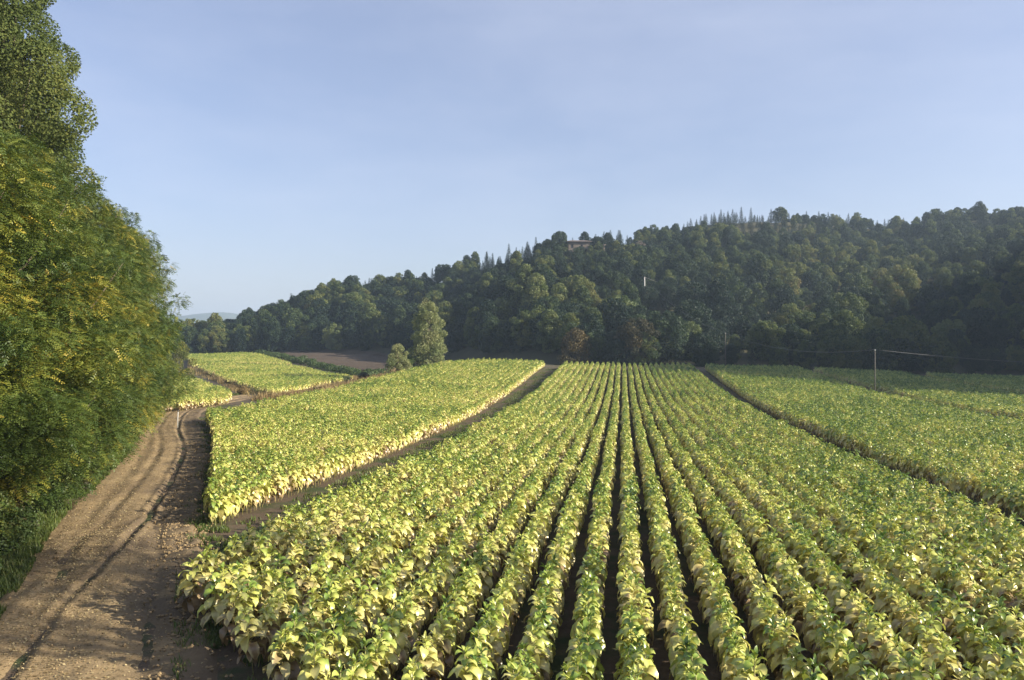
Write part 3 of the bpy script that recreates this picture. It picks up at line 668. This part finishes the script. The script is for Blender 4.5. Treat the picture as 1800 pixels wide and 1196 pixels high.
mb.add(V.reshape(-1, 3), None, (np.arange(n)[:, None, None] * 7 + np.array(it)[None]).reshape(-1, 3))
tag(obj('soil_clods', mb.mesh('soil_clods', False), M['track']), 'loose clods of soil along the right side of the track', 'soil clods', kind='stuff')

# ------------------------------------------------------------------ the wood on the hill
rs.seed(60)
WV = [leafy(231, 11, 5.2, 64, round_s, 1.36, 16, .36, 1.2, False, .5, .24), leafy(232, 12.5, 4.6, 64, round_s, 1.25, 17, .34, 1.0, False, .5, .24), leafy(233, 9.5, 4.9, 57, round_s, 1.25, 17, .34, .6, False, .5, .24),
      leafy(234, 13.5, 3.8, 70, tall_s, 1.05, 18, .33, 1.2, False, .55, .24), leafy(235, 10.5, 4.0, 57, tall_s, 1.09, 18, .33, .4, False, .45, .24), leafy(236, 12, 5.8, 80, round_s, 1.21, 16, .36, 1.2, False, .5, .24)]
WLOOK = ['broad round', 'tall round', 'low rounded', 'slim upright', 'egg shaped', 'wide lumpy']
def conifer(seed, h, rad, whorls):
    rs.seed(seed); mb = MB(); zz = np.linspace(.08, .97, whorls)
    for f in zz:
        nb = rs.randint(6, 9); a0 = rs.rand() * 6.28; rl = rad * (1 - f) ** .85 * rs.uniform(.75, 1.15) + .12
        for b in range(nb):
            a = a0 + b * 6.28 / nb + rs.uniform(-.2, .2); k = max(3, int(rl * 7)); s = np.sqrt(rs.rand(k)) * rl * rs.uniform(.8, 1.1)
            d = np.array([math.cos(a), math.sin(a), 0]); p = d * s[:, None] + np.array([0, 0, h * f]) + np.array([0, 0, -.28]) * s[:, None] + rs.normal(0, .14, (k, 3))
            quads(p, np.array([0, 0, 1.]) + d * .5 + rs.normal(0, .4, (k, 3)), rs.uniform(.3, .55, k), np.clip(rs.normal(.5, .2, k), 0, 1), mb, .5)
    tube(mb, [(0, 0, -.3), (0, 0, h * .5), (0, 0, h * .98)], [.16, .09, .02], 5, a=.1)
    return mb.mesh('conifer_tree', False)
CV = [conifer(241, 12, 3.5, 24), conifer(242, 13, 3.1, 28), conifer(243, 10, 3.7, 20)]

# belts of trees up the slope
belt_f = [0.0, .045, .095, .15, .205, .265, .325, .385, .43, .475, .52, .565, .61, .655, .70, .745, .79, .835, .88, .92, .96, 1.0, 1.04, 1.09]
trees = []
for bi_, f in enumerate(belt_f):
    px = 60.0
    while px < 2700:
        yf, yr = np.interp(px, RX, RF), np.interp(px, RX, RY); Y = yf + (yr - yf) * f
        step = rs.uniform(4.4, 7.0) * (1 if f < .4 else .68)
        px += step * F_PX / Y * (1.25 if px > 1850 else 1)
        ff = f + rs.uniform(-.02, .02); Y = yf + 3 + (yr - yf) * ff
        trees.append((bi_, (px - CX) / F_PX * Y, Y, px))
trees = np.array(trees)
tx, ty = trees[:, 1], trees[:, 2]; tz = height(tx, ty)
zr_ = np.interp(trees[:, 3], RX, RZ)
# leave room for the house, the poles and the big named trees
clear = np.ones(len(trees), bool)
special = [(1018, 300, 8), (1135, 225, 4)]
con_p = np.where((trees[:, 0] >= 17) & (((trees[:, 3] > 840) & (trees[:, 3] < 1090)) | ((trees[:, 3] > 1190) & (trees[:, 3] < 1580)) | (trees[:, 3] < 800) & (trees[:, 3] > 620)), .25 + .75 * sstep(.35, .6, vnoise(tx, ty, 22, 61)), .08) * (zr_ > 8)
is_con = rs.rand(len(trees)) < con_p
infr = (trees[:, 3] > 250) & (trees[:, 3] < 1800)
HOUSE = ((1018 - CX) / F_PX * 305., 305.)
dh = np.hypot(tx - HOUSE[0], ty - HOUSE[1]); clear &= ~((np.abs(tx - HOUSE[0]) < 7) & (np.abs(ty - HOUSE[1] - 3) < 6))
HP = at(1133, 527); clear &= np.hypot(tx - HP[0], ty - HP[1] + 3) > 5.0
low = np.where((np.abs(tx - HOUSE[0]) < 9) & (ty < HOUSE[1]) & (ty > HOUSE[1] - 60), np.interp(HOUSE[1] - ty, [0, 25, 60], [.72, .72, .9]), 1.) * np.where((np.abs(tx - HP[0]) < 6) & (ty < HP[1] + 3) & (ty > HP[1] - 40), .58, 1.)
wood_obj, con_obj = [None] * 6, [None] * 3
def belt_name(b): return 'the lowest belt of the hill' if b == 0 else f'the {ordw(int(b) + 1)} belt up the hill'
cnt = {}; n_b = n_c = 0; used = np.zeros(len(trees), bool)
order = np.lexsort((trees[:, 3], trees[:, 0]))
for k in order:
    b = int(trees[k, 0])
    if not (clear[k] and infr[k]): continue
    if is_con[k] and b >= 17 and n_c < 230:
        v = int(rs.randint(3)); s = rs.uniform(.34, .70) * low[k]; me, name, n_c = CV[v], 'conifer_tree', n_c + 1
        c = cnt[('c', b)] = cnt.get(('c', b), 0) + 1
        lb, cat, grp, mt = f'dark conifer, {ordw(c)} from left in {belt_name(b)}', 'conifer', 'conifers near the hilltop', M['conifer']
    elif not is_con[k] and b <= 6 and n_b < 285:
        v = int(rs.randint(6)); s = rs.uniform(.5, 1.1) * (.88 if b == 0 else 1) * low[k]; me, name, n_b = WV[v][0], 'broadleaf_tree', n_b + 1
        c = cnt[('b', b)] = cnt.get(('b', b), 0) + 1
        lb, cat, grp, mt = f'{WLOOK[v]} tree, {ordw(c)} from left in {belt_name(b)}', 'tree', 'broadleaf trees on the lower hillside', M['wood']
    else: continue
    used[k] = True
    o = obj(name, me, mt, None, (tx[k], ty[k], tz[k] - .3)); o.rotation_euler = (0, 0, rs.uniform(0, 6.28)); o.scale = (s, s, s * rs.uniform(.9, 1.12))
    tag(o, lb, cat, grp)
    if name == 'conifer_tree': con_obj[v] = con_obj[v] or o
    else: wood_obj[v] = wood_obj[v] or o
print('individual broadleaf', n_b, 'conifer', n_c, 'all', len(trees))
for con in (False, True):
    m_r = ~used & clear & (is_con == con); src = con_obj if con else wood_obj; n = int(m_r.sum()); s = rs.uniform(.45, 1.1, n)
    if not con: s *= np.where(trees[m_r, 0] >= 8, .78, 1) * np.where(trees[m_r, 0] >= 17, .86, 1)
    s *= low[m_r]
    scatter('hill_conifers' if con else 'hill_wood', np.stack([tx[m_r], ty[m_r], tz[m_r] - .3], -1), rs.randint(0, len(src), n), np.stack([np.zeros(n), np.zeros(n), rs.uniform(0, 6.28, n)], -1), np.stack([s, s, s * rs.uniform(.9, 1.1, n)], -1),
            [[o] for o in src], 'scattered dark conifers among the wood on the hill' if con else 'dense dark green wood covering the upper hillside', 'wood')

# trees that stand out
def special_tree(name, me, mat, x, y, label, cat='tree', s=1., sz=1., trunk=None, dz=-.2):
    X, Y = at(x, y)
    if trunk is None:
        o = obj(name, me, mat, None, (X, Y, float(height(X, Y)) + dz)); o.scale = (s, s, s * sz); return tag(o, label, cat)
    o = empty(name, (X, Y, float(height(X, Y)) + dz)); o.scale = (s, s, s * sz); obj('crown', me, mat, o); obj('trunk', trunk, M['bark'], o); return tag(o, label, cat)
lp = leafy(251, 13.0, 3.7, 95, lambda f: np.clip(np.sin(np.pi * (f * .74 + .20)) ** .7, .3, 1), .85, 38, .22, .4, True, .6, .14, 22)
bu = leafy(252, 5.9, 2.3, 46, col_s, .62, 70, .17, .3, True, .75, .12, 10)
def st(name, meshes, mat, X, Y, label, s=1., sz=1., rz=0.):
    o = plant_tree(name, meshes, mat, X, Y, label, 'tree', None, rz, (s, s, s * sz)); return o
Y = 150.; X = (752 - CX) / F_PX * Y; st('poplar_tree', lp, M['pale'], X, Y, 'pale sunlit poplar standing alone in front of the wood')
Y = 141.; X = (699 - CX) / F_PX * Y; st('willow_bush', bu, M['pale'], X, Y, 'bushy pale green willow left of the lone poplar')
def foot(x, yd): Y = float(np.interp(x, RX, RF)) + yd; return (x - CX) / F_PX * Y, Y
X, Y = foot(1120, 3); o = obj('rust_tree', WV[5][0].copy(), None, None, (X, Y, float(height(X, Y)) - .5)); o.data.materials.clear(); o.data.materials.append(M['rust']); o.scale = (.95, .95, .95); tag(o, 'large rust brown tree at the foot of the hill', 'tree')
X, Y = foot(1012, 0); o = obj('rust_tree', WV[2][0].copy(), None, None, (X, Y, float(height(X, Y)) - .5)); o.data.materials.clear(); o.data.materials.append(M['rust']); o.scale = (.8, .8, .95); tag(o, 'smaller rust tinged tree left of the large rust brown one', 'tree')
slim = WV[3][0].copy(); slim.materials.clear(); slim.materials.append(M['aspen'])
for x, yd, s, lb in ((1178, 8, .75, 'pale green slim tree right of the large rust brown tree'), (925, 44, 1.3, 'tall light green tree left on the lower slope'), (942, 40, 1.15, 'light green tree with a bare pale trunk on the lower slope'),
                     (966, 12, .85, 'light green slim tree at the foot left of the rust trees'), (983, 38, .95, 'slim light green tree right of the tallest light green pair'),
                     (880, 30, .9, 'yellowish slim tree above the left end of the foot trees')):
    X, Y = foot(x, yd); o = obj('pale_tree', slim, None, None, (X, Y, float(height(X, Y)) - .3)); o.scale = (s, s, s); o.rotation_euler = (0, 0, x); tag(o, lb, 'tree', 'light green trees in the wood')
broad = WV[5][0].copy(); broad.materials.clear(); broad.materials.append(M['aspen'])  # paler leaf colour on these crowns stands in for sunlight
for x, yd, s, lb in ((1590, 6, .95, 'broad sunlit-coloured tree at the foot of the hill behind the pole among the crop'), (1345, 12, .85, 'rounded tree coloured sunlit green at the hill foot right of the thin grey pole'), (1210, 14, .75, 'tree coloured sunlit olive behind the large rust brown one'),
                     (1090, 34, 1.0, 'light green rounded tree below the white hillside pole'), (1670, 22, .9, 'light olive tree on the lower slope toward the right photo edge'), (590, 4, .9, 'light green tree standing out at the wood edge behind the ploughed field')):
    X, Y = foot(x, yd); o = obj('pale_tree', broad, None, None, (X, Y, float(height(X, Y)) - .3)); o.scale = (s, s, s); o.rotation_euler = (0, 0, x); tag(o, lb, 'tree', 'light green trees in the wood')
bare = leafy(261, 9, 4.2, 20, round_s, 1.7, 9, .3, 1, False, .5, .15)[0]
X, Y = at(1126, 462); o = obj('bare_tree', bare, M['twigs'], None, (X, Y, float(height(X, Y)) - .3)); tag(o, 'bare pinkish grey tree high on the hill right of the house', 'tree')
ptop = leafy(262, 11, 2.1, 26, col_s, 1.0, 18, .32, .8, True, .6, .12, 6)
Y = 300.; X = (357 - CX) / F_PX * Y; st('poplar_tree', ptop, M['poplar'], X, Y, 'small yellowish poplar above the far left field', .95)
Y = 150.; X = (318 - CX) / F_PX * Y
lw = leafy(263, 8.5, 2.6, 20, tall_s, 1.2, 22, .24, .5, True, .75, .12, 8)
st('willow_bush', lw, M['poplar'], X, Y, 'tan thin leaved tree beyond the end of the track side robinias', .95)
for k, (x, yy, mt, lb) in enumerate(((735, 650, 'rust', 'low brown bush at the foot of the lone poplar'), (770, 640, 'rust', 'brown bush right of the lone poplar'), (715, 655, 'shrub', 'dark low bush between the willow and the lone poplar'),
                                     (428, 694, 'drygrass', 'rounded tan grass clump by the bend of the track'), (560, 690, 'rust', 'brown weed clump beside the far field corner'), (640, 672, 'rust', 'brown weed clump in the ditch below the ploughed field'))):
    X, Y = at(x, yy); me = SV[k % 3][0].copy(); me.materials.clear(); me.materials.append(M[mt]); o = obj('low_bush', me, None, None, (X, Y, float(height(X, Y)) - .1)); s = (1.5, 1.2, 1.3, .75, .7, .8)[k]; o.scale = (s, s, s * .8); tag(o, lb, 'bush')
# dark hedge between the second field and the ploughed one
rs.seed(71); hp = np.array([at(x, y) for x, y in ((455, 624), (500, 632), (550, 644), (600, 655), (640, 664), (668, 660))]); hs = spline(hp, 16)
cen = np.stack([hs[:, 0] + rs.normal(0, .5, len(hs)), hs[:, 1] + rs.normal(0, .6, len(hs)), height(hs[:, 0], hs[:, 1]) + rs.uniform(.3, .9, len(hs))], -1)
cen = np.concatenate([cen, cen + rs.normal(0, .7, cen.shape) * np.array([1, 1, .3])]); p, d, l = lobe_points(cen, rs.uniform(.7, 1.15, len(cen)), 16, .8)
mb = MB(); quads(p, d + rs.normal(0, .5, d.shape), .3 * rs.uniform(.7, 1.3, len(p)), np.clip(rs.normal(.35, .15, len(p)), 0, 1), mb)
tag(obj('vegetation', mb.mesh('vegetation', False), M['shrub']), 'low dark hedge between the far left crop and the ploughed field', 'vegetation')  # dark leafy mass stands in for weeds and uncut crop in shade

# ------------------------------------------------------------------ house on the hill
X, Y = HOUSE; z = 37.9
hs_ = empty('stone_house', (X, Y, z), R(4))
mb = MB(); wl = 4.1
box(mb, (-wl, 0, -5), (-3.2, .4, 6)); box(mb, (-2.2, 0, -5), (.6, .4, 6)); box(mb, (1.4, 0, -5), (wl, .4, 6)); box(mb, (-3.2, 0, -5), (-2.2, .4, 3.6)); box(mb, (-3.2, 0, 5.0), (-2.2, .4, 6)); box(mb, (.6, 0, -5), (1.4, .4, 3.6)); box(mb, (.6, 0, 5.0), (1.4, .4, 6))
box(mb, (-wl, .4, -5), (-wl + .4, 6, 6)); box(mb, (wl - .4, .4, -5), (wl, 6, 6)); box(mb, (-wl + .4, 5.6, -5), (wl - .4, 6, 6))
obj('wall', mb.mesh('wall', False), M['stone'], hs_)
mb = MB(); V = [(-4.9, -.8, 6.02), (4.9, -.8, 6.02), (4.9, 6.8, 6.02), (-4.9, 6.8, 6.02), (-4.9, -.8, 6.25), (4.9, -.8, 6.25), (4.9, 6.8, 6.25), (-4.9, 6.8, 6.25), (-2.6, 3, 7.0), (2.6, 3, 7.0)]
mb.add(V, [(0, 3, 2, 1), (0, 1, 5, 4), (1, 2, 6, 5), (2, 3, 7, 6), (3, 0, 4, 7), (4, 5, 9, 8), (6, 7, 8, 9)], [(5, 6, 9), (7, 4, 8)])
obj('roof', mb.mesh('roof', False), M['roof'], hs_)
for a, b in ((-3.2, -2.2), (.6, 1.4)):
    mb = MB(); box(mb, (a, .22, 3.6), (b, .3, 5.0)); obj('window', mb.mesh('window', False), M['dark'], hs_)
tag(hs_, 'stone house with a low roof half hidden by trees on the hilltop', 'house')
X, Y = at(1054, 448); z = float(height(X, Y)); mb = MB(); sh = empty('stone_shed', (X, Y, z), R(-20)); box(mb, (-1.4, 0, -1), (1.4, 2.4, 3.4)); obj('wall', mb.mesh('wall', False), M['stone'], sh)
mb = MB(); mb.add([(-1.8, -.4, 3.42), (1.8, -.4, 3.42), (1.8, 2.8, 4.0), (-1.8, 2.8, 4.0), (-1.8, -.4, 3.6), (1.8, -.4, 3.6), (1.8, 2.8, 4.2), (-1.8, 2.8, 4.2)], [(0, 3, 2, 1), (4, 5, 6, 7), (0, 1, 5, 4), (1, 2, 6, 5), (2, 3, 7, 6), (3, 0, 4, 7)]); obj('roof', mb.mesh('roof', False), M['roof'], sh)
tag(sh, 'small stone outbuilding just below and right of the hilltop house', 'shed')

# ------------------------------------------------------------------ poles and wires
def pole(X, Y, ztop, r, mat, label, arm=False):
    z = float(height(X, Y)); o = empty('utility_pole', (X, Y, z)); mb = MB(); h = ztop - z
    tube(mb, [(0, 0, -.5), (0, 0, h * .5), (0, 0, h)], [r, r * .85, r * .7], 10); obj('post', mb.mesh('post'), mat, o)
    mb = MB(); tube(mb, [(0, 0, h - .02), (0, 0, h + .06), (0, 0, h + .10), (0, 0, h + .2)], [r * .5, r * .9, r * .9, r * .35], 8); obj('insulator', mb.mesh('insulator'), M['poleconc'], o)
    return tag(o, label, 'utility pole', 'poles of the overhead line'), (X, Y, ztop + .17)
u_, t_ = 34.7, None
Yp = 108.; Xp = (1538 - CX) / F_PX * Yp; _, A = pole(Xp, Yp, CAM_Z + (HZ - 617) / F_PX * Yp, .08, M['polewood'], 'pale wooden utility pole standing among the crop on the right')
Yp = 153.; Xp = (1275 - CX) / F_PX * Yp; _, B = pole(Xp, Yp, CAM_Z + (HZ - 587) / F_PX * Yp, .09, M['polewood'], 'thin grey utility pole at the far edge of the crop')
Xp, Yp = HP; Yp2 = Yp; _, D = pole(Xp, Yp, CAM_Z + (HZ - 488) / F_PX * Yp, .21, M['poleconc'], 'white concrete utility pole rising from the wood on the hillside')
E = (105., 118., CAM_Z + (HZ - 642) / F_PX * 118 + .2); 
zE = float(height(E[0], E[1])); _, E = pole(E[0], E[1], E[2], .1, M['polewood'], 'wooden utility pole beyond the right photo edge')
G = (HP[0] + 9, HP[1] + 16, D[2] - 1.0)
def wire(a, b, sag, r, label):
    s = np.linspace(0, 1, 28)[:, None]; a, b = np.array(a), np.array(b); p = a + (b - a) * s - np.array([0, 0, 1]) * sag * 4 * s * (1 - s)
    mb = MB(); tube(mb, p, r, 5); tag(obj('overhead_wire', mb.mesh('overhead_wire'), M['wire']), label, 'wire', 'overhead wires')
wire(A, B, 1.6, .019, 'sagging wire between the two poles at the crop edge')
wire(A, E, 1.0, .019, 'sagging wire running right from the pole among the crop')
wire(D, B, 2.2, .014, 'wire slanting down from the white hillside pole to the crop edge')
_, G = pole(G[0], G[1], G[2], .2, M['poleconc'], 'upper hillside pole hidden among trees right of the white pole')
wire(D, G, .25, .03, 'pale wire leading right from the white hillside pole')
# small stake at the bend of the track
X, Y = at(312, 752); z = float(height(X, Y)); mb = MB(); tube(mb, [(0, 0, -.2), (.02, .0, .8), (.05, .02, 1.45)], [.04, .038, .035], 7)
o = empty('stake', (X, Y, z)); obj('post', mb.mesh('post'), M['poleconc'], o); mb = MB(); tube(mb, [(.05, .02, 1.43), (.05, .02, 1.56)], [.055, .055], 8); obj('cap', mb.mesh('cap'), M['dark'], o); tag(o, 'pale thin stake with a dark top beside the bend of the track', 'stake')

# ------------------------------------------------------------------ the hazy autumn air
hm = bpy.data.materials.new('haze'); hm.use_nodes = True; ht = hm.node_tree; ht.nodes.clear()
pv = ht.nodes.new('ShaderNodeVolumePrincipled'); ho = ht.nodes.new('ShaderNodeOutputMaterial'); ht.links.new(pv.outputs[0], ho.inputs['Volume'])
pv.inputs['Color'].default_value = (.62, .80, 1.0, 1); pv.inputs['Density'].default_value = HAZE; pv.inputs['Anisotropy'].default_value = .2
mb = MB(); box(mb, (-2800, -60, -30), (1500, 3400, 135))
tag(obj('haze', mb.mesh('haze', False), hm), kind='stuff')
